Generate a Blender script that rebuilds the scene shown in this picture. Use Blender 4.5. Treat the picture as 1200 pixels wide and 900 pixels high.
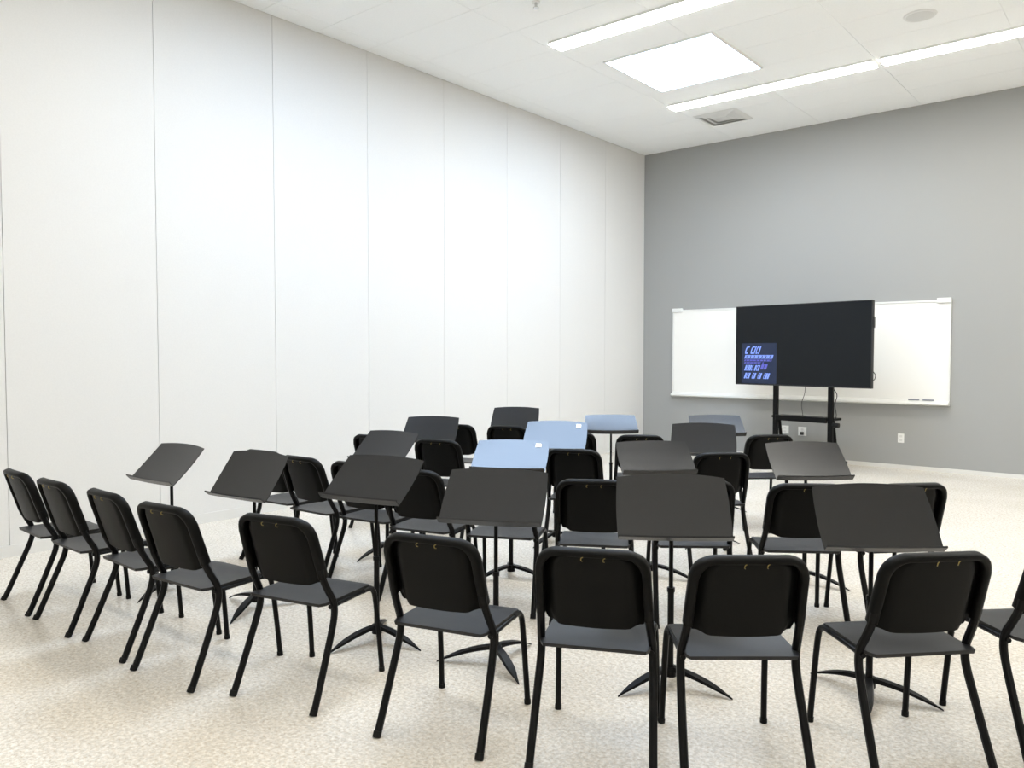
import bpy, math, random
from mathutils import Matrix, Vector

for o in list(bpy.data.objects):
    bpy.data.objects.remove(o)
scene = bpy.context.scene
COL = scene.collection

# ------------------------------------------------------------------ camera
CAM_H = 1.5
YAW, PITCH, ROLL, FPX = 0.694486, 0.037649, 0.00014, 928.69
cam_data = bpy.data.cameras.new('camera')
cam = bpy.data.objects.new('camera', cam_data)
COL.objects.link(cam)
fwd = Vector((-math.sin(YAW) * math.cos(PITCH), math.cos(YAW) * math.cos(PITCH), -math.sin(PITCH)))
rgt = Vector((math.cos(YAW), math.sin(YAW), 0))
upv = rgt.cross(fwd)
cr, sr = math.cos(ROLL), math.sin(ROLL)
rx, ux = cr * rgt + sr * upv, -sr * rgt + cr * upv
cam.matrix_world = Matrix(((rx.x, ux.x, -fwd.x, 0), (rx.y, ux.y, -fwd.y, 0),
                           (rx.z, ux.z, -fwd.z, CAM_H), (0, 0, 0, 1)))
cam_data.sensor_fit = 'HORIZONTAL'
cam_data.sensor_width = 36
cam_data.lens = FPX / 1200 * 36
cam_data.clip_end = 100
scene.camera = cam

# ------------------------------------------------------------------ world, exposure
world = bpy.data.worlds.new('world')
scene.world = world
world.use_nodes = True
world.node_tree.nodes['Background'].inputs[0].default_value = (0.6, 0.65, 0.7, 1)
world.node_tree.nodes['Background'].inputs[1].default_value = 0.3
vs = scene.view_settings
vs.view_transform = 'Standard'
vs.look = 'None'
vs.gamma = 1
vs.use_curve_mapping = False
vs.exposure = 1.39
LAMP = (10.4, 10.15, 9.45)        # linear ceiling lights (neutral white)
SKY = (4.5, 6.1, 8.5)        # daylight behind the square ceiling panels

# ------------------------------------------------------------------ room numbers
XL, YB, ZC, PW = -6.58, 11.227, 4.683, 1.14206
XR, YR = 5.4, -3.2

# ------------------------------------------------------------------ materials
def mat(name, base, rough=0.5, spec=0.5, metal=0.0, emit=None, strength=1.0, bump=0.0, bscale=200.0,
        var=None, vscale=20.0, coat=0.0, coat_rough=0.1):
    m = bpy.data.materials.new(name)
    m.use_nodes = True
    nt = m.node_tree
    b = nt.nodes['Principled BSDF']
    b.inputs['Base Color'].default_value = (*base, 1)
    b.inputs['Roughness'].default_value = rough
    b.inputs['Specular IOR Level'].default_value = spec
    b.inputs['Metallic'].default_value = metal
    b.inputs['Coat Weight'].default_value = coat
    b.inputs['Coat Roughness'].default_value = coat_rough
    if emit:
        b.inputs['Emission Color'].default_value = (*emit, 1)
        b.inputs['Emission Strength'].default_value = strength
    if bump or var:
        tc = nt.nodes.new('ShaderNodeTexCoord')
    if var:
        n = nt.nodes.new('ShaderNodeTexNoise')
        n.inputs['Scale'].default_value = vscale
        n.inputs['Detail'].default_value = 4
        nt.links.new(tc.outputs['Object'], n.inputs['Vector'])
        r = nt.nodes.new('ShaderNodeValToRGB')
        r.color_ramp.elements[0].position = 0.35
        r.color_ramp.elements[1].position = 0.65
        r.color_ramp.elements[0].color = (*var, 1)
        r.color_ramp.elements[1].color = (*base, 1)
        nt.links.new(n.outputs['Fac'], r.inputs['Fac'])
        nt.links.new(r.outputs['Color'], b.inputs['Base Color'])
    if bump:
        n2 = nt.nodes.new('ShaderNodeTexNoise')
        n2.inputs['Scale'].default_value = bscale
        n2.inputs['Detail'].default_value = 2
        nt.links.new(tc.outputs['Object'], n2.inputs['Vector'])
        bp = nt.nodes.new('ShaderNodeBump')
        bp.inputs['Strength'].default_value = bump
        bp.inputs['Distance'].default_value = 0.002
        nt.links.new(n2.outputs['Fac'], bp.inputs['Height'])
        nt.links.new(bp.outputs['Normal'], b.inputs['Normal'])
    return m

def floor_mat():
    m = bpy.data.materials.new('floor_vinyl')
    m.use_nodes = True
    nt = m.node_tree
    L = nt.links
    b = nt.nodes['Principled BSDF']
    tc = nt.nodes.new('ShaderNodeTexCoord')
    def noise(scale, detail, rough=0.6):
        n = nt.nodes.new('ShaderNodeTexNoise')
        n.inputs['Scale'].default_value = scale
        n.inputs['Detail'].default_value = detail
        n.inputs['Roughness'].default_value = rough
        L.new(tc.outputs['Object'], n.inputs['Vector'])
        return n
    def ramp(src, p0, c0, p1, c1):
        r = nt.nodes.new('ShaderNodeValToRGB')
        r.color_ramp.elements[0].position = p0
        r.color_ramp.elements[0].color = (*c0, 1)
        r.color_ramp.elements[1].position = p1
        r.color_ramp.elements[1].color = (*c1, 1)
        L.new(src.outputs['Fac'], r.inputs['Fac'])
        return r
    def mix(fac, a, c, mode='MIX'):
        x = nt.nodes.new('ShaderNodeMix')
        x.data_type = 'RGBA'
        x.blend_type = mode
        if isinstance(fac, float):
            x.inputs[0].default_value = fac
        else:
            L.new(fac, x.inputs[0])
        L.new(a, x.inputs[6])
        L.new(c, x.inputs[7])
        return x.outputs[2]
    fine = ramp(noise(75, 5, 0.75), 0.38, (0.51, 0.41, 0.28), 0.60, (0.81, 0.78, 0.72))
    grey = ramp(noise(48, 4, 0.7), 0.42, (0.50, 0.48, 0.44), 0.58, (0.82, 0.785, 0.73))
    c = mix(0.45, fine.outputs['Color'], grey.outputs['Color'])
    big = ramp(noise(1.6, 3), 0.35, (0.93, 0.92, 0.90), 0.65, (1.0, 1.0, 1.0))
    c = mix(1.0, c, big.outputs['Color'], 'MULTIPLY')
    L.new(c, b.inputs['Base Color'])
    b.inputs['Roughness'].default_value = 0.27
    b.inputs['Specular IOR Level'].default_value = 0.5
    return m

M = {}
M['floor'] = floor_mat()
M['panel'] = mat('partition_vinyl', (0.675, 0.665, 0.64), 0.6, 0.3, bump=0.25, bscale=260, var=(0.655, 0.645, 0.62), vscale=90)
M['seam'] = mat('partition_seam', (0.50, 0.48, 0.46), 0.7)
M['white_wall'] = mat('white_paint', (0.86, 0.855, 0.84), 0.7, 0.3, bump=0.1)
M['grey_wall'] = mat('grey_paint', (0.325, 0.328, 0.318), 0.55, 0.35, bump=0.15, bscale=150)
M['ceil_tile'] = mat('ceiling_tile', (0.955, 0.965, 0.96), 0.85, 0.2, bump=0.3, bscale=180, var=(0.93, 0.94, 0.935), vscale=60)
M['grid'] = mat('ceiling_grid', (0.92, 0.92, 0.91), 0.6)
M['base'] = mat('baseboard_vinyl', (0.66, 0.65, 0.62), 0.5)
M['plastic'] = mat('black_plastic', (0.0028, 0.0028, 0.0026), 0.42, 0.10, bump=0.2, bscale=500)
M['seat'] = mat('seat_plastic', (0.007, 0.007, 0.0075), 0.42, 0.36, bump=0.3, bscale=450)
M['steel'] = mat('black_steel', (0.0028, 0.0028, 0.0030), 0.35, 0.14, bump=0.05)
M['rubber'] = mat('black_rubber', (0.006, 0.006, 0.006), 0.7, 0.2)
M['brass'] = mat('brass', (0.30, 0.24, 0.09), 0.4, metal=1.0)
M['desk'] = mat('desk_enamel', (0.0045, 0.0045, 0.0058), 0.27, 0.56, bump=0.08, bscale=350)
M['label'] = mat('white_patch', (0.85, 0.86, 0.86), 0.5)
M['board'] = mat('whiteboard', (0.82, 0.81, 0.77), 0.25, 0.5)
M['alu'] = mat('white_aluminium', (0.74, 0.74, 0.71), 0.4, 0.5)
M['tv'] = mat('tv_bezel', (0.010, 0.010, 0.011), 0.35)
M['screen'] = mat('tv_screen', (0.005, 0.0065, 0.008), 0.3, 0.22)
M['osd'] = mat('screen_menu', (0.005, 0.006, 0.01), 0.3, 0.4, emit=(0.02, 0.05, 0.16), strength=0.14)
M['txt'] = mat('screen_text', (0.01, 0.01, 0.02), 0.4, emit=(0.21, 0.33, 0.92), strength=0.55)
M['txt_dim'] = mat('screen_text_dim', (0.01, 0.01, 0.02), 0.4, emit=(0.12, 0.13, 0.62), strength=0.4)
M['lamp'] = mat('lamp_lens', (0.8, 0.8, 0.8), 0.4, emit=LAMP)
M['sky'] = mat('daylight_lens', (0.8, 0.8, 0.8), 0.4, emit=SKY)
M['lamp_end'] = mat('lamp_end', (0.78, 0.78, 0.76), 0.4)
M['vent'] = mat('vent_enamel', (0.70, 0.70, 0.68), 0.5)
M['vent_dark'] = mat('vent_dark', (0.62, 0.62, 0.60), 0.7)
M['plate'] = mat('outlet_plate', (0.80, 0.80, 0.78), 0.4)
M['socket'] = mat('outlet_socket', (0.66, 0.66, 0.64), 0.4)
M['dark'] = mat('dark_gap', (0.03, 0.03, 0.03), 0.8)
M['marker'] = mat('marker_grey', (0.20, 0.21, 0.25), 0.4)
M['chrome'] = mat('chrome', (0.6, 0.6, 0.58), 0.25, metal=1.0)

# ------------------------------------------------------------------ mesh builder
class MB:
    def __init__(self):
        self.v, self.f = [], []
    def box(self, x0, y0, z0, x1, y1, z1, bev=0.0):
        if bev:
            return self.prism([(x0 + bev, y0), (x1 - bev, y0), (x1, y0 + bev), (x1, y1 - bev), (x1 - bev, y1),
                               (x0 + bev, y1), (x0, y1 - bev), (x0, y0 + bev)], z0, z1, bev)
        n = len(self.v)
        self.v += [(x, y, z) for z in (z0, z1) for x, y in ((x0, y0), (x1, y0), (x1, y1), (x0, y1))]
        self.f += [tuple(n + i for i in q) for q in ((3, 2, 1, 0), (4, 5, 6, 7), (0, 1, 5, 4), (1, 2, 6, 5), (2, 3, 7, 6), (3, 0, 4, 7))]
        return self
    def prism(self, pts, z0, z1, bev=0.0):
        k, n = len(pts), len(self.v)
        cx = sum(p[0] for p in pts) / k
        cy = sum(p[1] for p in pts) / k
        def inset(p, d):
            dx, dy = cx - p[0], cy - p[1]
            l = math.hypot(dx, dy) or 1
            return (p[0] + dx / l * d, p[1] + dy / l * d)
        if bev:
            rings = [([inset(p, bev) for p in pts], z0), (pts, z0 + bev), (pts, z1 - bev), ([inset(p, bev) for p in pts], z1)]
        else:
            rings = [(pts, z0), (pts, z1)]
        for r, z in rings:
            self.v += [(p[0], p[1], z) for p in r]
        for a in range(len(rings) - 1):
            for i in range(k):
                j = (i + 1) % k
                self.f.append((n + a * k + i, n + a * k + j, n + (a + 1) * k + j, n + (a + 1) * k + i))
        self.f.append(tuple(n + i for i in reversed(range(k))))
        self.f.append(tuple(n + (len(rings) - 1) * k + i for i in range(k)))
        return self
    def loft(self, rings, cap=True, closed=True):
        k, n = len(rings[0]), len(self.v)
        for r in rings:
            self.v += [tuple(p) for p in r]
        for a in range(len(rings) - 1):
            for i in range(k if closed else k - 1):
                j = (i + 1) % k
                self.f.append((n + a * k + i, n + a * k + j, n + (a + 1) * k + j, n + (a + 1) * k + i))
        if cap:
            self.f.append(tuple(n + i for i in reversed(range(k))))
            self.f.append(tuple(n + (len(rings) - 1) * k + i for i in range(k)))
        return self
    def tube(self, path, r, seg=10):
        P = [Vector(p) for p in path]
        R = r if isinstance(r, (list, tuple)) else [r] * len(P)
        rings = []
        up = None
        for i, q in enumerate(P):
            t = (P[min(i + 1, len(P) - 1)] - P[max(i - 1, 0)]).normalized()
            if up is None:
                up = Vector((1, 0, 0)) if abs(t.x) < 0.8 else Vector((0, 1, 0))
            s = t.cross(up).normalized()
            up = s.cross(t).normalized()
            rings.append([q + R[i] * (math.cos(a) * s + math.sin(a) * up) for a in [2 * math.pi * k / seg for k in range(seg)]])
        return self.loft(rings)
    def cyl(self, x, y, z0, z1, r, seg=16, r2=None):
        r2 = r if r2 is None else r2
        ring = lambda rr, z: [(x + rr * math.cos(2 * math.pi * i / seg), y + rr * math.sin(2 * math.pi * i / seg), z) for i in range(seg)]
        return self.loft([ring(r, z0), ring(r2, z1)])
    def build(self, name, m, parent=None, smooth=30):
        me = bpy.data.meshes.new(name)
        me.from_pydata(self.v, [], self.f)
        me.update()
        import bmesh
        bm = bmesh.new()
        bm.from_mesh(me)
        bmesh.ops.recalc_face_normals(bm, faces=bm.faces)
        bm.to_mesh(me)
        bm.free()
        if smooth:
            for p in me.polygons:
                p.use_smooth = True
            me.set_sharp_from_angle(angle=math.radians(smooth))
        me.materials.append(M[m])
        o = bpy.data.objects.new(name, me)
        COL.objects.link(o)
        o.parent = parent
        return o

def catmull(pts, n=6):
    P = [Vector(p) for p in pts]
    out = []
    for i in range(len(P) - 1):
        p0, p1, p2, p3 = P[max(i - 1, 0)], P[i], P[i + 1], P[min(i + 2, len(P) - 1)]
        for k in range(n):
            t = k / n
            out.append(0.5 * ((2 * p1) + (p2 - p0) * t + (2 * p0 - 5 * p1 + 4 * p2 - p3) * t * t + (3 * p1 - p0 - 3 * p2 + p3) * t ** 3))
    out.append(P[-1])
    return out

def tag(o, label=None, cat=None, group=None, kind=None):
    if label: o['label'] = label
    if cat: o['category'] = cat
    if group: o['group'] = group
    if kind: o['kind'] = kind
    return o

def empty(name, loc=(0, 0, 0), rz=0.0):
    o = bpy.data.objects.new(name, None)
    o.empty_display_size = 0.1
    COL.objects.link(o)
    o.location = loc
    o.rotation_euler = (0, 0, rz)
    return o

def copy_tree(o, parent=None):
    c = o.copy()
    COL.objects.link(c)
    c.parent = parent
    for ch in list(o.children):
        copy_tree(ch, c)
    return c

# ------------------------------------------------------------------ room shell
tag(MB().box(XL - 0.2, YR - 0.2, -0.12, XR + 0.2, YB + 0.2, 0).build('floor', 'floor', smooth=0), kind='structure')
tag(MB().box(XL - 0.2, YB, 0, XR + 0.2, YB + 0.15, ZC + 0.1).build('wall_back', 'grey_wall', smooth=0), kind='structure')
tag(MB().box(XR, YR, 0, XR + 0.15, YB, ZC + 0.1).build('wall_right', 'white_wall', smooth=0), kind='structure')
tag(MB().box(XL - 0.2, YR - 0.15, 0, XR + 0.2, YR, ZC + 0.1).build('wall_rear', 'white_wall', smooth=0), kind='structure')
wall_left = tag(MB().box(XL - 0.15, YR, 0, XL - 0.012, YB, ZC + 0.1).build('wall_left', 'seam', smooth=0), kind='structure')
k = 0
y1 = YB
pm = None
while y1 > YR + 0.01:
    y0 = max(y1 - PW, YR)
    o = MB().box(XL - 0.012, y0 + 0.002, 0.0, XL, y1 - 0.002, ZC, 0).build('panel', 'panel', wall_left, smooth=0)
    y1 -= PW
tag(MB().box(XL, YR, 0, XL + 0.012, YB, 0.085, 0).build('baseboard_left', 'base', smooth=0), kind='structure')
tag(MB().box(XL + 0.012, YB - 0.012, 0, XR, YB, 0.05, 0).build('baseboard_back', 'base', smooth=0), kind='structure')

ceiling = tag(MB().box(XL - 0.2, YR - 0.2, ZC + 0.006, XR + 0.2, YB + 0.2, ZC + 0.15).build('ceiling', 'grid', smooth=0), kind='structure')
TX, TY = 1.26, 0.625
xs = [XL]
x = -6.32
while x < XR - 0.02:
    xs.append(x)
    x += TX
xs.append(XR)
ys = [YR]
y = 7.375 - 16 * TY
while y < YB - 0.02:
    ys.append(y)
    y += TY
ys.append(YB)
tile_cache = {}
for i in range(len(xs) - 1):
    for j in range(len(ys) - 1):
        w, d = round(xs[i + 1] - xs[i], 4), round(ys[j + 1] - ys[j], 4)
        key = (w, d)
        if key not in tile_cache:
            mb = MB().box(-w / 2 + 0.002, -d / 2 + 0.002, 0, w / 2 - 0.002, d / 2 - 0.002, 0.006)
            t = mb.build('tile', 'ceil_tile', ceiling, smooth=0)
            tile_cache[key] = t
        else:
            t = tile_cache[key].copy()
            COL.objects.link(t)
            t.parent = ceiling
        t.location = ((xs[i] + xs[i + 1]) / 2, (ys[j] + ys[j + 1]) / 2, ZC)

# ------------------------------------------------------------------ ceiling lights
def linear_light(x0, x1, yc, label, group=None):
    r = empty('linear_ceiling_light', ((x0 + x1) / 2, yc, ZC))
    tag(r, label, 'ceiling light', group)
    h = (x1 - x0) / 2
    W = 0.122
    ring = lambda q, z: [(h - 0.05 + 0.05 * math.cos(t) * q if math.cos(t) > 0 else -h + 0.05 + 0.05 * math.cos(t) * q, W * q * max(-1, min(1, 1.6 * math.sin(t))), z)
                         for t in [2 * math.pi * (k + 0.5) / 24 for k in range(24)]]
    MB().loft([ring(1.0, 0.0), ring(1.0, -0.024)]).build('housing', 'lamp_end', r)
    MB().loft([ring(0.97, -0.024), ring(0.93, -0.029)]).build('lens', 'lamp', r, smooth=20)
    return r
LX = [(-5.12, -2.56), (-2.50, 0.06), (0.12, 2.68), (2.74, 5.3)]
OFF = 'linear ceiling light further along over the seating, out of the photograph'  # unseen lights, added to help light the room
linear_light(-5.05, -2.56, 9.27, 'white linear ceiling light between the square bright panel and the air vent', 'linear ceiling lights')
linear_light(*LX[1], 9.27, 'white linear ceiling light near the grey wall, end to end with its neighbour', 'linear ceiling lights')
linear_light(-4.98, -2.56, 6.66, 'white linear ceiling light beside the square panel, farther from the grey wall', 'linear ceiling lights')
for a in LX[2:]:
    linear_light(*a, 9.27, OFF, 'ceiling lights over the seating')
for a in LX[1:]:
    linear_light(*a, 6.66, OFF, 'ceiling lights over the seating')
for yy, row in ((2.9, LX[:2]), (-0.6, LX)):
    for a in row:
        linear_light(*a, yy, OFF, 'ceiling lights over the seating')

def square_light(xc, yc, label, group=None):
    r = empty('square_ceiling_light', (xc, yc, ZC))
    tag(r, label, 'ceiling light', group)
    h = 0.635
    for q, (a, b, c, d) in enumerate(((-h, -h, h, -h + 0.02), (-h, h - 0.02, h, h), (-h, -h + 0.02, -h + 0.02, h - 0.02), (h - 0.02, -h + 0.02, h, h - 0.02))):
        MB().box(a, b, -0.02, c, d, 0).build('frame_rail', 'lamp_end', r, smooth=0)
    MB().box(-h + 0.02, -h + 0.02, -0.014, h - 0.02, h - 0.02, -0.002).build('diffuser', 'sky', r, smooth=0)
    return r
square_light(-4.2, 7.99, 'large square bright ceiling panel between two linear lights')
square_light(-4.25, 4.4, 'large square ceiling panel above the middle of the seating, out of the photograph')

# ------------------------------------------------------------------ ceiling fittings
v = empty('ceiling_vent', (-4.72, 10.1, ZC))
tag(v, 'grey square air diffuser in the ceiling near the grey wall', 'vent')
def sq_ring(mb, a, b, z0, z1):
    r = lambda h, z: [(-h, -h, z), (h, -h, z), (h, h, z), (-h, h, z)]
    mb.loft([r(a, z0), r(b, z1), r(b - 0.012, z1), r(a - 0.012, z0), r(a, z0)], cap=False)
    return mb
MB().box(-0.28, -0.28, -0.003, 0.28, 0.28, -0.0005).build('backing', 'vent_dark', v, smooth=0)
for a in (0.30, 0.22, 0.15):
    sq_ring(MB(), a, a - 0.055, -0.003, -0.022).build('louvre', 'vent', v, smooth=0)
MB().box(-0.08, -0.08, -0.022, 0.08, 0.08, -0.014).build('core', 'vent', v, smooth=0)
s = empty('ceiling_speaker', (-1.9, 8.27, ZC))
tag(s, 'round pale speaker grille flush in the white ceiling', 'speaker')
MB().cyl(0, 0, -0.012, -0.0005, 0.135, 28, 0.145).build('rim', 'lamp_end', s)
MB().cyl(0, 0, -0.016, -0.012, 0.11, 28, 0.118).build('grille', 'vent', s)
s = empty('sprinkler', (-4.5, 5.74, ZC))
tag(s, 'small metal fire sprinkler hanging from the ceiling', 'sprinkler')
MB().cyl(0, 0, -0.008, -0.0005, 0.04, 16).build('escutcheon', 'lamp_end', s)
MB().cyl(0, 0, -0.05, -0.008, 0.012, 10).build('head', 'chrome', s)
MB().cyl(0, 0, -0.056, -0.05, 0.026, 12).build('deflector', 'chrome', s)

# ------------------------------------------------------------------ whiteboard
wb = empty('whiteboard', (-4.095, YB, 0.87))
tag(wb, 'long white marker board on the grey wall behind the television', 'whiteboard')
WH, WT = 1.935, 1.33
MB().box(-WH, -0.022, 0, WH, -0.001, WT - 0.03).build('board', 'board', wb, smooth=0)
MB().box(-WH, -0.03, WT - 0.035, WH, -0.001, WT - 0.012).build('top_rail', 'alu', wb, smooth=0)
for sx in (-1, 1):
    MB().box(sx * WH - 0.012, -0.03, 0, sx * WH + 0.012, -0.001, WT - 0.02).build('side_rail', 'alu', wb, smooth=0)
    x0, x1 = sorted((sx * (WH + 0.014), sx * (WH - 0.15)))
    MB().box(x0, -0.045, WT - 0.05, x1, -0.001, WT + 0.012, 0.004).build('rail_end', 'alu', wb, smooth=0)
tr = MB()
prof = [(-0.001, 0.05), (-0.03, 0.04), (-0.085, 0.012), (-0.09, -0.012), (-0.03, -0.03), (-0.001, -0.03)]
tr.loft([[(xx, p[0], p[1]) for p in prof] for xx in (-WH - 0.01, WH + 0.01)])
tr.build('marker_tray', 'alu', wb, smooth=0)
for dx, ln, m in ((0, 0.13, 'marker'), (0.17, 0.13, 'marker')):
    o = MB()
    o.tube([(-2.62 + dx, YB - 0.052, 0.914), (-2.62 + dx + ln, YB - 0.052, 0.914)], 0.0085, 8)
    b = o.build('whiteboard_marker', m)
    tag(b, 'small grey marker pen lying on the whiteboard tray', 'marker', 'markers on the whiteboard tray')

# ------------------------------------------------------------------ wall outlets
def outlet(x, z, label, w=0.075, h=0.118, plug=False):
    r = empty('wall_outlet', (x, YB, z))
    tag(r, label, 'outlet')
    MB().box(-w / 2, -0.007, -h / 2, w / 2, -0.0005, h / 2).build('cover_plate', 'plate', r, smooth=0)
    for sz in (-1, 1):
        MB().box(-0.017, -0.010, sz * 0.026 - 0.014, 0.017, -0.006, sz * 0.026 + 0.014).build('socket', 'socket', r, smooth=0)
    if plug:
        MB().box(-0.02, -0.045, -0.05, 0.025, -0.008, -0.008, 0.004).build('plug', 'dark', r, smooth=0)
outlet(-4.25, 0.42, 'white wall outlet without a plug, low behind the television stand', 0.11, 0.115)
outlet(-4.0, 0.41, 'white wall outlet with a dark plug, low behind the television stand', 0.115, 0.125, True)
outlet(-2.71, 0.40, 'lone white wall outlet on the bare grey wall below the whiteboard end')

# ------------------------------------------------------------------ television on its stand
TVA = -0.181
tv = empty('television', (-3.726, 10.30, 1.619), TVA)
tag(tv, 'large flat black television with blue menu text on its screen', 'television')
hw, hh = 0.955, 0.537
MB().box(-hw, 0.0, -hh, hw, 0.055, hh, 0.006).build('case', 'tv', tv, smooth=0)
for a, b, c, d in ((-hw, -hh, hw, -hh + 0.016), (-hw, hh - 0.010, hw, hh), (-hw, -hh + 0.016, -hw + 0.010, hh - 0.010), (hw - 0.010, -hh + 0.016, hw, hh - 0.010)):
    MB().box(a, -0.006, b, c, 0.0, d).build('bezel', 'tv', tv, smooth=0)
scr = MB().box(-hw + 0.010, -0.002, -hh + 0.016, hw - 0.010, 0.0, hh - 0.010).build('screen', 'screen', tv, smooth=0)
MB().box(-0.86, -0.0032, -0.515, -0.325, -0.0022, 0.03).build('menu_panel', 'osd', scr, smooth=0)
random.seed(4)
def glyph_row(x0, x1, z0, z1, m, spec, name='menu_text'):
    """slanted strokes like the smeared lettering of the on-screen menu"""
    mb = MB()
    sl = 0.38 * (z1 - z0)
    for a, b, kind in spec:
        xa, xb = x0 + a * (x1 - x0), x0 + b * (x1 - x0)
        if kind == 'C':
            q = [(xa, 0.30), (xa + 0.25 * (xb - xa), 0), (xb, 0), (xb, 0.18), (xa + 0.4 * (xb - xa), 0.18), (xa + 0.35 * (xb - xa), 0.35),
                 (xa + 0.35 * (xb - xa), 0.68), (xa + 0.45 * (xb - xa), 0.82), (xb, 0.82), (xb, 1), (xa + 0.25 * (xb - xa), 1), (xa, 0.72)]
        else:
            q = [(xa, 0), (xb, 0), (xb, 1), (xa, 1)]
        n = len(mb.v)
        for dep in (-0.0042, -0.0034):
            mb.v += [(px + sl * t, dep, z0 + t * (z1 - z0)) for px, t in q]
        kq = len(q)
        mb.f.append(tuple(n + i for i in range(kq)))
        mb.f.append(tuple(n + kq + i for i in reversed(range(kq))))
        for i in range(kq):
            j = (i + 1) % kq
            mb.f.append((n + i, n + j, n + kq + j, n + kq + i))
    mb.build(name, m, scr, smooth=0)
def letters(n, gaps=(), fill=0.72):
    out = []
    for i in range(n):
        if i in gaps:
            continue
        out.append((i / n, (i + fill) / n, 'C' if i % 3 == 1 else 'I'))
    return out
glyph_row(-0.82, -0.575, -0.115, -0.012, 'txt', [(0, 0.20, 'C'), (0.36, 0.54, 'C'), (0.58, 0.64, 'I'), (0.69, 0.82, 'C'), (0.86, 0.93, 'I')])
glyph_row(-0.82, -0.385, -0.180, -0.130, 'txt', letters(22, fill=0.8))
glyph_row(-0.82, -0.40, -0.215, -0.192, 'txt_dim', letters(24, fill=0.85))
glyph_row(-0.82, -0.52, -0.245, -0.226, 'txt_dim', letters(16, (14,), fill=0.85))
glyph_row(-0.82, -0.59, -0.345, -0.268, 'txt', letters(9, (5,), fill=0.75))
glyph_row(-0.57, -0.47, -0.325, -0.255, 'txt_dim', [(0.0, 0.4, 'I'), (0.5, 0.9, 'I')])
glyph_row(-0.825, -0.44, -0.452, -0.375, 'txt', letters(13, (3, 6, 9), fill=0.75))
MB().box(hw, 0.005, 0.20, hw + 0.012, 0.05, 0.33, 0.003).build('control_pad', 'tv', tv, smooth=0)
cb = MB()
cb.tube(catmull([(hw + 0.002, 0.03, -0.33), (hw + 0.03, 0.035, -0.37), (hw + 0.02, 0.04, -0.42), (hw - 0.02, 0.05, -0.45)], 4), 0.005, 6)
cb.build('side_cable', 'dark', tv)

ts = empty('television_stand', (-3.726, 10.30, 0), TVA)
tag(ts, 'black wheeled metal stand with two posts carrying the television', 'stand')
for sx in (-1, 1):
    px = 0.39 * sx
    MB().box(px - 0.033, 0.075, 0.10, px + 0.033, 0.125, 1.95, 0.006).build('post', 'steel', ts, smooth=0)
    MB().box(px - 0.03, -0.33, 0.065, px + 0.03, 0.50, 0.105, 0.006).build('foot', 'steel', ts, smooth=0)
    MB().box(px - 0.025, 0.056, 1.25, px + 0.025, 0.075, 1.98).build('mount_rail', 'steel', ts, smooth=0)
    for yy in (-0.29, 0.46):
        c = MB()
        c.tube([(px - 0.015, yy, 0.033), (px + 0.015, yy, 0.033)], 0.033, 14)
        c.build('caster', 'rubber', ts)
    MB().tube([(px - 0.075, 0.30, 0.66), (px - 0.09, 0.44, 0.105)], 0.022, 8).build('brace', 'steel', ts)
MB().box(-0.36, 0.03, 0.62, 0.36, 0.075, 0.69, 0.004).build('crossbar', 'steel', ts, smooth=0)
MB().box(-0.47, 0.125, 0.645, 0.39, 0.38, 0.675, 0.004).build('shelf', 'steel', ts, smooth=0)
MB().box(-0.36, 0.08, 0.13, 0.36, 0.12, 0.18, 0.004).build('lower_bar', 'steel', ts, smooth=0)
MB().box(-0.30, 0.056, 1.40, 0.30, 0.075, 1.55).build('mount_plate', 'steel', ts, smooth=0)
kb = MB()
kb.tube([(0.423, 0.10, 0.60), (0.50, 0.10, 0.60)], 0.03, 12)
kb.build('height_knob', 'rubber', ts)
cb = MB()
cb.tube(catmull([(0.05, 0.09, 1.2), (0.03, 0.1, 1.0), (-0.02, 0.11, 0.85), (-0.01, 0.13, 0.69)], 5), 0.004, 6)
cb.build('power_cable', 'dark', ts)
cb = MB()
cb.tube(catmull([(0.43, 0.09, 1.06), (0.47, 0.1, 0.98), (0.44, 0.11, 0.86), (0.46, 0.11, 0.72), (0.43, 0.12, 0.66)], 5), 0.005, 6)
cb.build('side_cable', 'dark', ts)

# ------------------------------------------------------------------ chair
def back_map(u, s, d):
    d = d - 0.5 * u * u + 0.010
    return (u, 0.127 - 0.306 * s - 0.952 * d, 0.512 + 0.952 * s - 0.306 * d)

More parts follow.
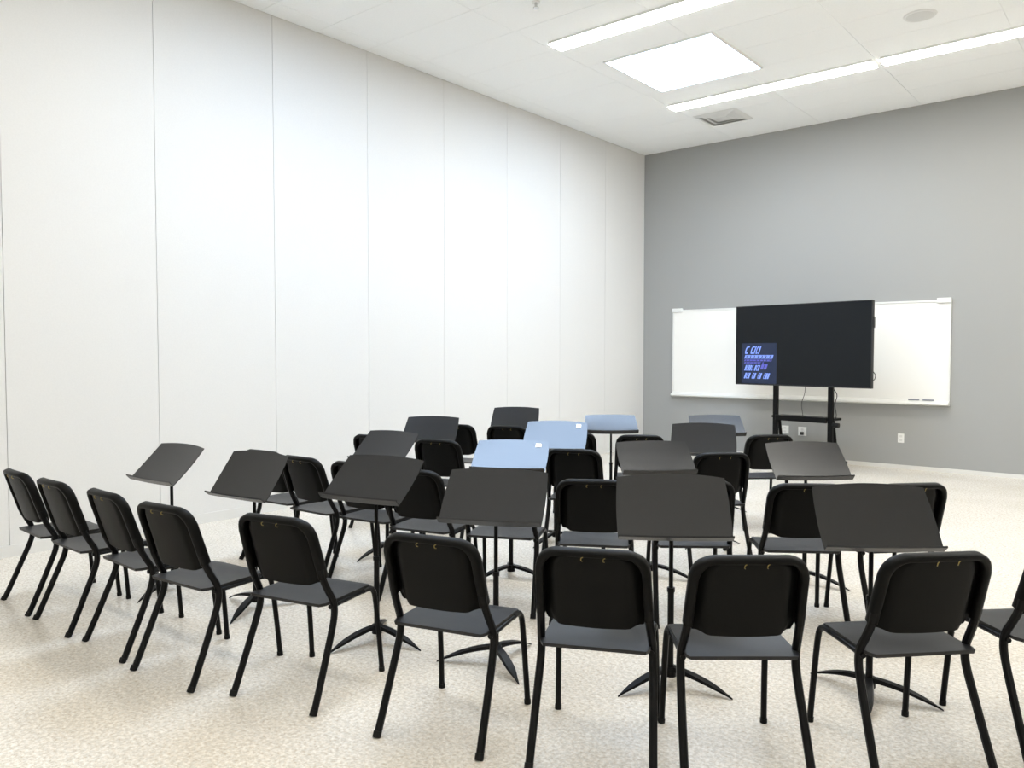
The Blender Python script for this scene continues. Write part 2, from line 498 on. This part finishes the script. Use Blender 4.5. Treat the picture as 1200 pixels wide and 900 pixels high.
def make_chair():
    r = empty('stacking_chair')
    # seat: dished shell with a waterfall front and rounded corners
    NX, NY = 12, 12
    top, bot = [], []
    for j in range(NY + 1):
        t = j / NY
        y = 0.108 + t * 0.385
        for i in range(NX + 1):
            a = -1 + 2 * i / NX
            w = 0.204 - 0.004 * t
            cor = 0.0
            if t > 0.88: cor = 0.03 * ((t - 0.88) / 0.12) ** 2
            if t < 0.10: cor = 0.014 * ((0.10 - t) / 0.10) ** 2
            x = a * (w - cor)
            z = 0.437 - 0.010 * (1 - a * a) * math.sin(math.pi * min(1, max(0, t * 1.05)))
            if t > 0.8: z -= 0.014 * ((t - 0.8) / 0.2) ** 2
            if t < 0.2: z += 0.002 * (0.2 - t) / 0.2
            top.append((x, y, z))
            e = 0.012
            bot.append((x * 0.985, y + (0.003 if t < 0.01 else (-0.003 if t > 0.99 else 0)), z - e - 0.002))
    mb = MB()
    n = len(top)
    mb.v = top + bot
    W1 = NX + 1
    for j in range(NY):
        for i in range(NX):
            q = (j * W1 + i, j * W1 + i + 1, (j + 1) * W1 + i + 1, (j + 1) * W1 + i)
            mb.f.append(q)
            mb.f.append(tuple(n + k for k in reversed(q)))
    for i in range(NX):
        mb.f.append((i + 1, i, n + i, n + i + 1))
        b = NY * W1
        mb.f.append((b + i, b + i + 1, n + b + i + 1, n + b + i))
    for j in range(NY):
        mb.f.append((j * W1, (j + 1) * W1, n + (j + 1) * W1, n + j * W1))
        mb.f.append(((j + 1) * W1 + NX, j * W1 + NX, n + j * W1 + NX, n + (j + 1) * W1 + NX))
    mb.build('seat', 'seat', r, smooth=50)
    # backrest: recessed panel inside a wrapped rim
    mb = MB()
    RC, TOP, HB, HT = 0.075, 0.303, 0.199, 0.189
    path = []
    for k in range(7):
        s = 0.035 + (TOP - RC - 0.035) * k / 6
        path.append((-(HB + (HT - HB) * s / TOP), s))
    for k in range(1, 8):
        a = math.pi - (math.pi / 2) * k / 8
        path.append((-(HT - RC) + RC * math.cos(a), TOP - RC + RC * math.sin(a)))
    for k in range(9):
        path.append((-(HT - RC) + 2 * (HT - RC) * k / 8, TOP + 0.004 * math.sin(math.pi * k / 8)))
    path += [(-p[0], p[1]) for p in reversed(path[:14])]
    rings = []
    for i, p in enumerate(path):
        q0, q1 = path[max(0, i - 1)], path[min(len(path) - 1, i + 1)]
        tx, ty = q1[0] - q0[0], q1[1] - q0[1]
        l = math.hypot(tx, ty)
        nx, ny = -ty / l, tx / l      # outward
        ring = []
        for k in range(12):
            a = 2 * math.pi * k / 12
            ca, sa = math.cos(a), math.sin(a)
            o = (0.0165 if abs(nx) > 0.7 else 0.0135) * math.copysign(abs(ca) ** 0.65, ca)
            d = 0.021 * math.copysign(abs(sa) ** 0.65, sa)
            ring.append(back_map(p[0] + nx * o, p[1] + ny * o, d - 0.004))
        rings.append(ring)
    mb.loft(rings)
    NU, NS = 24, 16
    grid = []
    for j in range(NS + 1):
        t = j / NS
        s = t * (TOP - 0.004)
        hwid = HB + (HT - HB) * s / TOP - 0.006
        if s > TOP - RC:
            q = (s - (TOP - RC)) / RC
            hwid = (HT - RC) + RC * math.sqrt(max(0, 1 - q * q)) - 0.004
        if s < 0.05:
            hwid = min(hwid, 0.176 + 0.008 * math.sqrt(max(0.0, min(1.0, s / 0.02))) if s < 0.03 else hwid)
        for i in range(NU + 1):
            a = -1 + 2 * i / NU
            q = min(1.0, max(0.0, (abs(a) - 0.70) / 0.22))
            grid.append((a * hwid, s, 0.006 - 0.030 * q * q * (3 - 2 * q)))
    n0 = len(mb.v)
    for off in (0.0, -0.008):
        mb.v += [back_map(u, s, d + off) for u, s, d in grid]
    n1 = n0 + len(grid)
    W1 = NU + 1
    for j in range(NS):
        for i in range(NU):
            q = (j * W1 + i, j * W1 + i + 1, (j + 1) * W1 + i + 1, (j + 1) * W1 + i)
            mb.f.append(tuple(n0 + k for k in q))
            mb.f.append(tuple(n1 + k for k in reversed(q)))
    for i in range(NU):
        mb.f.append((n0 + i + 1, n0 + i, n1 + i, n1 + i + 1))
    for j in range(NS):
        for i in (0, NU):
            a, b = j * W1 + i, (j + 1) * W1 + i
            mb.f.append((n0 + a, n0 + b, n1 + b, n1 + a))
    back = mb.build('backrest', 'plastic', r, smooth=50)
    for u in (-0.03, 0.048):
        h = MB()
        h.tube(catmull([back_map(u + 0.005, 0.300, 0.016), back_map(u - 0.001, 0.298, 0.019), back_map(u - 0.002, 0.288, 0.019), back_map(u + 0.002, 0.283, 0.014)], 3), 0.0017, 6)
        tag(h.build('hook', 'brass', back), 'tiny brass hook')
    # rear legs run up into the backrest rim, front legs stand under the seat corners
    for sx in (-1, 1):
        pr = catmull([(0.2215 * sx, 0.034, 0.014), (0.218 * sx, 0.080, 0.115), (0.2145 * sx, 0.124, 0.215), (0.211 * sx, 0.165, 0.310), (0.209 * sx, 0.183, 0.360),
                      (0.208 * sx, 0.188, 0.400), (0.207 * sx, 0.180, 0.440), (0.203 * sx, 0.156, 0.484), (0.199 * sx, 0.130, 0.535), (0.198 * sx, 0.110, 0.59)], 5)
        rl = MB().tube(pr, 0.0155, 10).build('leg', 'steel', r)
        MB().tube([(0.222 * sx, 0.024, 0.0), (0.2215 * sx, 0.034, 0.022)], 0.0168, 10).build('foot_cap', 'rubber', rl)
        pf = catmull([(0.208 * sx, 0.538, 0.012), (0.203 * sx, 0.520, 0.20), (0.199 * sx, 0.500, 0.36), (0.196 * sx, 0.484, 0.402), (0.195 * sx, 0.455, 0.415), (0.195 * sx, 0.41, 0.414)], 4)
        fl = MB().tube(pf, 0.0125, 10).build('leg', 'steel', r)
        MB().tube([(0.208 * sx, 0.5385, 0.0), (0.2075 * sx, 0.537, 0.02)], 0.0145, 10).build('foot_cap', 'rubber', fl)
        MB().tube([(0.195 * sx, 0.42, 0.414), (0.203 * sx, 0.165, 0.413)], 0.0105, 8).build('seat_rail', 'steel', r)
    MB().tube([(-0.195, 0.44, 0.410), (0.195, 0.44, 0.410)], 0.009, 8).build('stretcher', 'steel', r)
    return r

proto_chair = make_chair()
ORD = ['first', 'second', 'third', 'fourth', 'fifth', 'sixth', 'seventh', 'eighth', 'ninth', 'tenth']
ROWS = [
    ('black chair, %s from the white panel wall in the row farthest from the television', 'chairs of the outermost row',
     [(-5.225, 1.655, -2.3), (-4.682, 1.653, -0.1), (-4.110, 1.685, -1.0), (-3.530, 1.698, 6.4), (-2.913, 1.878, 14.3),
      (-2.139, 2.043, 16.6), (-1.54, 2.27, 26.0), (-1.06, 2.55, 39.8), (-0.57, 3.01, 46.5), (-0.19, 3.52, 45.7)]),
    ('black chair, %s from the white panel wall in the second row counted toward the television', 'chairs of the second row',
     [(-4.97, 3.14, 5.7), (-4.48, 3.11, 3.0), (-3.97, 3.16, 9.0), (-3.46, 3.18, 16.0), (-2.94, 3.37, 26.0), (-2.40, 3.56, 30.0),
      (-1.94, 3.91, 38.0), (-1.44, 4.18, 36.0), (-1.01, 4.56, 47.0)]),
    ('black chair, %s from the white panel wall in the third row counted toward the television', 'chairs of the third row',
     [(-5.20, 4.34, 10.0), (-4.51, 4.44, 18.3), (-3.29, 4.62, 24.5), (-2.36, 5.13, 45.1)]),
    ('black chair, %s from the white panel wall in the row closest to the television', 'chairs of the innermost row',
     [(-5.36, 5.54, 22.0), (-4.86, 5.74, 24.0), (-4.00, 5.62, 31.0), (-3.43, 5.81, 32.9), (-2.58, 6.54, 44.2)]),
]
first = True
for text, grp, spots in ROWS:
    for i, (x, y, a) in enumerate(spots):
        o = proto_chair if first else copy_tree(proto_chair)
        first = False
        o.location = (x, y, 0)
        o.rotation_euler = (0, 0, math.radians(a))
        tag(o, text % ORD[i], 'chair', grp)

# ------------------------------------------------------------------ music stands
WB, WTP, DL, SA, OFFD = 0.497, 0.486, 0.296, 0.42, 0.06
def desk_mesh():
    """gently dished desk, arched top edge; local x right, y up the desk, z out of the music side"""
    mb = MB()
    NU, NV = 16, 10
    g = []
    for j in range(NV + 1):
        t = j / NV
        for i in range(NU + 1):
            a = -1 + 2 * i / NU
            w = (WB + (WTP - WB) * t) / 2 + 0.006 * math.sin(math.pi * t)
            yv = t * (DL + 0.026 * (1 - a * a) * t)
            g.append((a * w, yv, 0.010 * a * a + 0.004 * (2 * t - 1) ** 2 - 0.006))
    for dz in (0.0, -0.004):
        mb.v += [(x, y, z + dz) for x, y, z in g]
    n, W1 = len(g), NU + 1
    for j in range(NV):
        for i in range(NU):
            q = (j * W1 + i, j * W1 + i + 1, (j + 1) * W1 + i + 1, (j + 1) * W1 + i)
            mb.f.append(q)
            mb.f.append(tuple(n + k for k in reversed(q)))
    for i in range(NU):
        for b in (0, NV * W1):
            mb.f.append((b + i, b + i + 1, n + b + i + 1, n + b + i))
    for j in range(NV):
        for i in (0, NU):
            mb.f.append((j * W1 + i, (j + 1) * W1 + i, n + (j + 1) * W1 + i, n + j * W1 + i))
    return mb

def make_stand(e_deg, z, leg_angles, patch):
    """music stand, post at the origin, desk normal raised e_deg above the horizontal and turned to local -y"""
    e = math.radians(e_deg)
    r = empty('music_stand')
    n = Vector((0, -math.cos(e), math.sin(e)))
    vv = Vector((0, math.sin(e), math.cos(e)))
    A = Vector((0, 0, z)) + n * OFFD
    B = A - vv * DL * SA
    Mx = Matrix(((1, vv.x, n.x, B.x), (0, vv.y, n.y, B.y), (0, vv.z, n.z, B.z), (0, 0, 0, 1)))
    def place(mb):
        mb.v = [tuple(Mx @ Vector(p)) for p in mb.v]
        return mb
    desk = place(desk_mesh()).build('desk', 'desk', r, smooth=40)
    lip = MB()
    prof = [(-0.004, -0.003), (0.034, -0.003), (0.037, 0.004), (0.034, 0.005), (0.032, 0.0), (-0.004, 0.0)]
    lip.loft([[(xx, p[1], p[0] + 0.008 * (xx / 0.25) ** 2) for p in prof] for xx in [-WB / 2 + WB * k / 8 for k in range(9)]])
    place(lip).build('ledge', 'desk', desk, smooth=0)
    if patch:
        place(MB().box(0.155, 0.248, 0.0005, 0.195, 0.285, 0.0030)).build('patch', 'label', desk, smooth=0)  # plain white square near the upper right corner of the desk
        desk.children[-1]['label'] = 'small square white sticker'
    place(MB().box(-0.055, DL * SA - 0.05, -0.030, 0.055, DL * SA + 0.05, -0.006, 0.004)).build('bracket', 'steel', r, smooth=0)
    hb = MB()
    hb.tube([(-0.035, 0, z), (0.035, 0, z)], 0.022, 12)
    hb.build('tilt_hinge', 'steel', r)
    MB().tube([(0, 0, 0.40), (0, 0, z - 0.005)], 0.010, 10).build('upper_post', 'steel', r)
    MB().tube([(0, 0, 0.045), (0, 0, 0.43)], 0.0145, 12).build('lower_post', 'steel', r)
    MB().cyl(0, 0, 0.425, 0.445, 0.018, 12).build('collar', 'steel', r)
    MB().cyl(0, 0, 0.04, 0.085, 0.027, 14).build('hub', 'steel', r)
    for a in leg_angles:
        ca, sa = math.cos(a), math.sin(a)
        rings = []
        for k in range(9):
            t = k / 8
            rad = 0.015 + t * 0.275
            zc = 0.066 * (1 - t ** 1.9)
            hwid = 0.017 + 0.006 * math.sin(math.pi * min(1, t * 1.1)) - 0.015 * max(0, t - 0.7) / 0.3
            th = 0.020 * (1 - 0.72 * t)
            ring = []
            for uu, ww in ((-hwid, 0), (hwid, 0), (hwid * 0.8, th), (-hwid * 0.8, th)):
                ring.append((ca * rad - sa * uu, sa * rad + ca * uu, zc + ww))
            rings.append(ring)
        MB().loft(rings).build('leg', 'steel', r, smooth=35)
    return r

def T(*a):
    return a
A0, A1, A2, A3 = ('in front of the outermost chair row', 'in front of the second chair row', 'in front of the third chair row', 'in front of the innermost chair row')
STANDS = [
    # x, y, heading, e, z, leg angles (world), sticker, label, group
    (-4.86, 2.46, 3.6, 46.2, 0.745, (-70, 50, 170), 0, 'black music stand closest to the white panel wall, before the outermost chair row', 0),
    (-4.13, 2.59, 6.9, 36.8, 0.732, (-60, 60, 180), 0, 'black music stand, second from the white panel wall, before the outermost chair row', 0),
    (-3.17, 2.70, 11.6, 49.2, 0.788, (-97, 8, 130), 0, 'dark grey music stand, third from the white panel wall, before the outermost chair row', 0),
    (-2.50, 2.88, 26.7, 42.3, 0.752, (-140, -28, 92), 0, 'dark grey music stand, fourth from the white panel wall, before the outermost chair row', 0),
    (-1.72, 3.19, 36.5, 34.3, 0.758, (-112, 5, 125), 0, 'black music stand, fifth from the white panel wall, before the outermost chair row', 0),
    (-0.99, 3.64, 38.1, 37.4, 0.735, (165, 8, -76), 0, 'black music stand farthest from the white panel wall, before the outermost chair row', 0),
    (-4.49, 3.93, 5.9, 47.2, 0.745, (-90, 30, 150), 0, 'dark grey music stand closest to the white panel wall, before the second chair row', 1),
    (-3.39, 4.06, 28.7, 54.0, 0.751, (-108, 12, 132), 1, 'music stand with pale blue shining desk and white sticker, before the second chair row', 1),
    (-2.66, 4.69, 45.0, 52.1, 0.740, (-110, 10, 130), 0, 'grey music stand, third from the white panel wall, before the second chair row', 1),
    (-1.82, 5.18, 42.8, 46.2, 0.744, (-120, 0, 120), 0, 'grey music stand farthest from the white panel wall, before the second chair row', 1),
    (-5.24, 5.13, 30.4, 46.0, 0.743, (-90, 30, 150), 0, 'black music stand closest to the white panel wall, before the third chair row', 2),
    (-3.76, 5.06, 26.3, 45.5, 0.783, (-90, 30, 150), 1, 'music stand with brightest pale blue desk and white sticker, before the third chair row', 2),
    (-2.84, 5.78, 26.6, 42.3, 0.765, (-90, 30, 150), 0, 'grey music stand farthest from the white panel wall, before the third chair row', 2),
    (-5.34, 6.47, 29.2, 44.7, 0.755, (-90, 30, 150), 0, 'black music stand closest to the white panel wall, before the innermost chair row', 3),
    (-4.19, 6.54, 39.0, 59.5, 0.751, (-90, 30, 150), 0, 'lavender grey music stand with nearly flat desk, before the innermost chair row', 3),
    (-3.32, 7.02, 37.0, 56.0, 0.756, (-90, 30, 150), 0, 'lavender grey music stand nearest the television, before the innermost chair row', 3),
]
GR = ['music stands of the outermost row', 'music stands of the second row', 'music stands of the third row', 'music stands of the innermost row']
for x, y, hd, e, z, la, st, lab, g in STANDS:
    a = math.radians(hd)
    o = make_stand(e, z, [math.radians(q) - a for q in la], st)
    o.location = (x, y, 0)
    o.rotation_euler = (0, 0, a)
    tag(o, lab, 'music stand', GR[g])
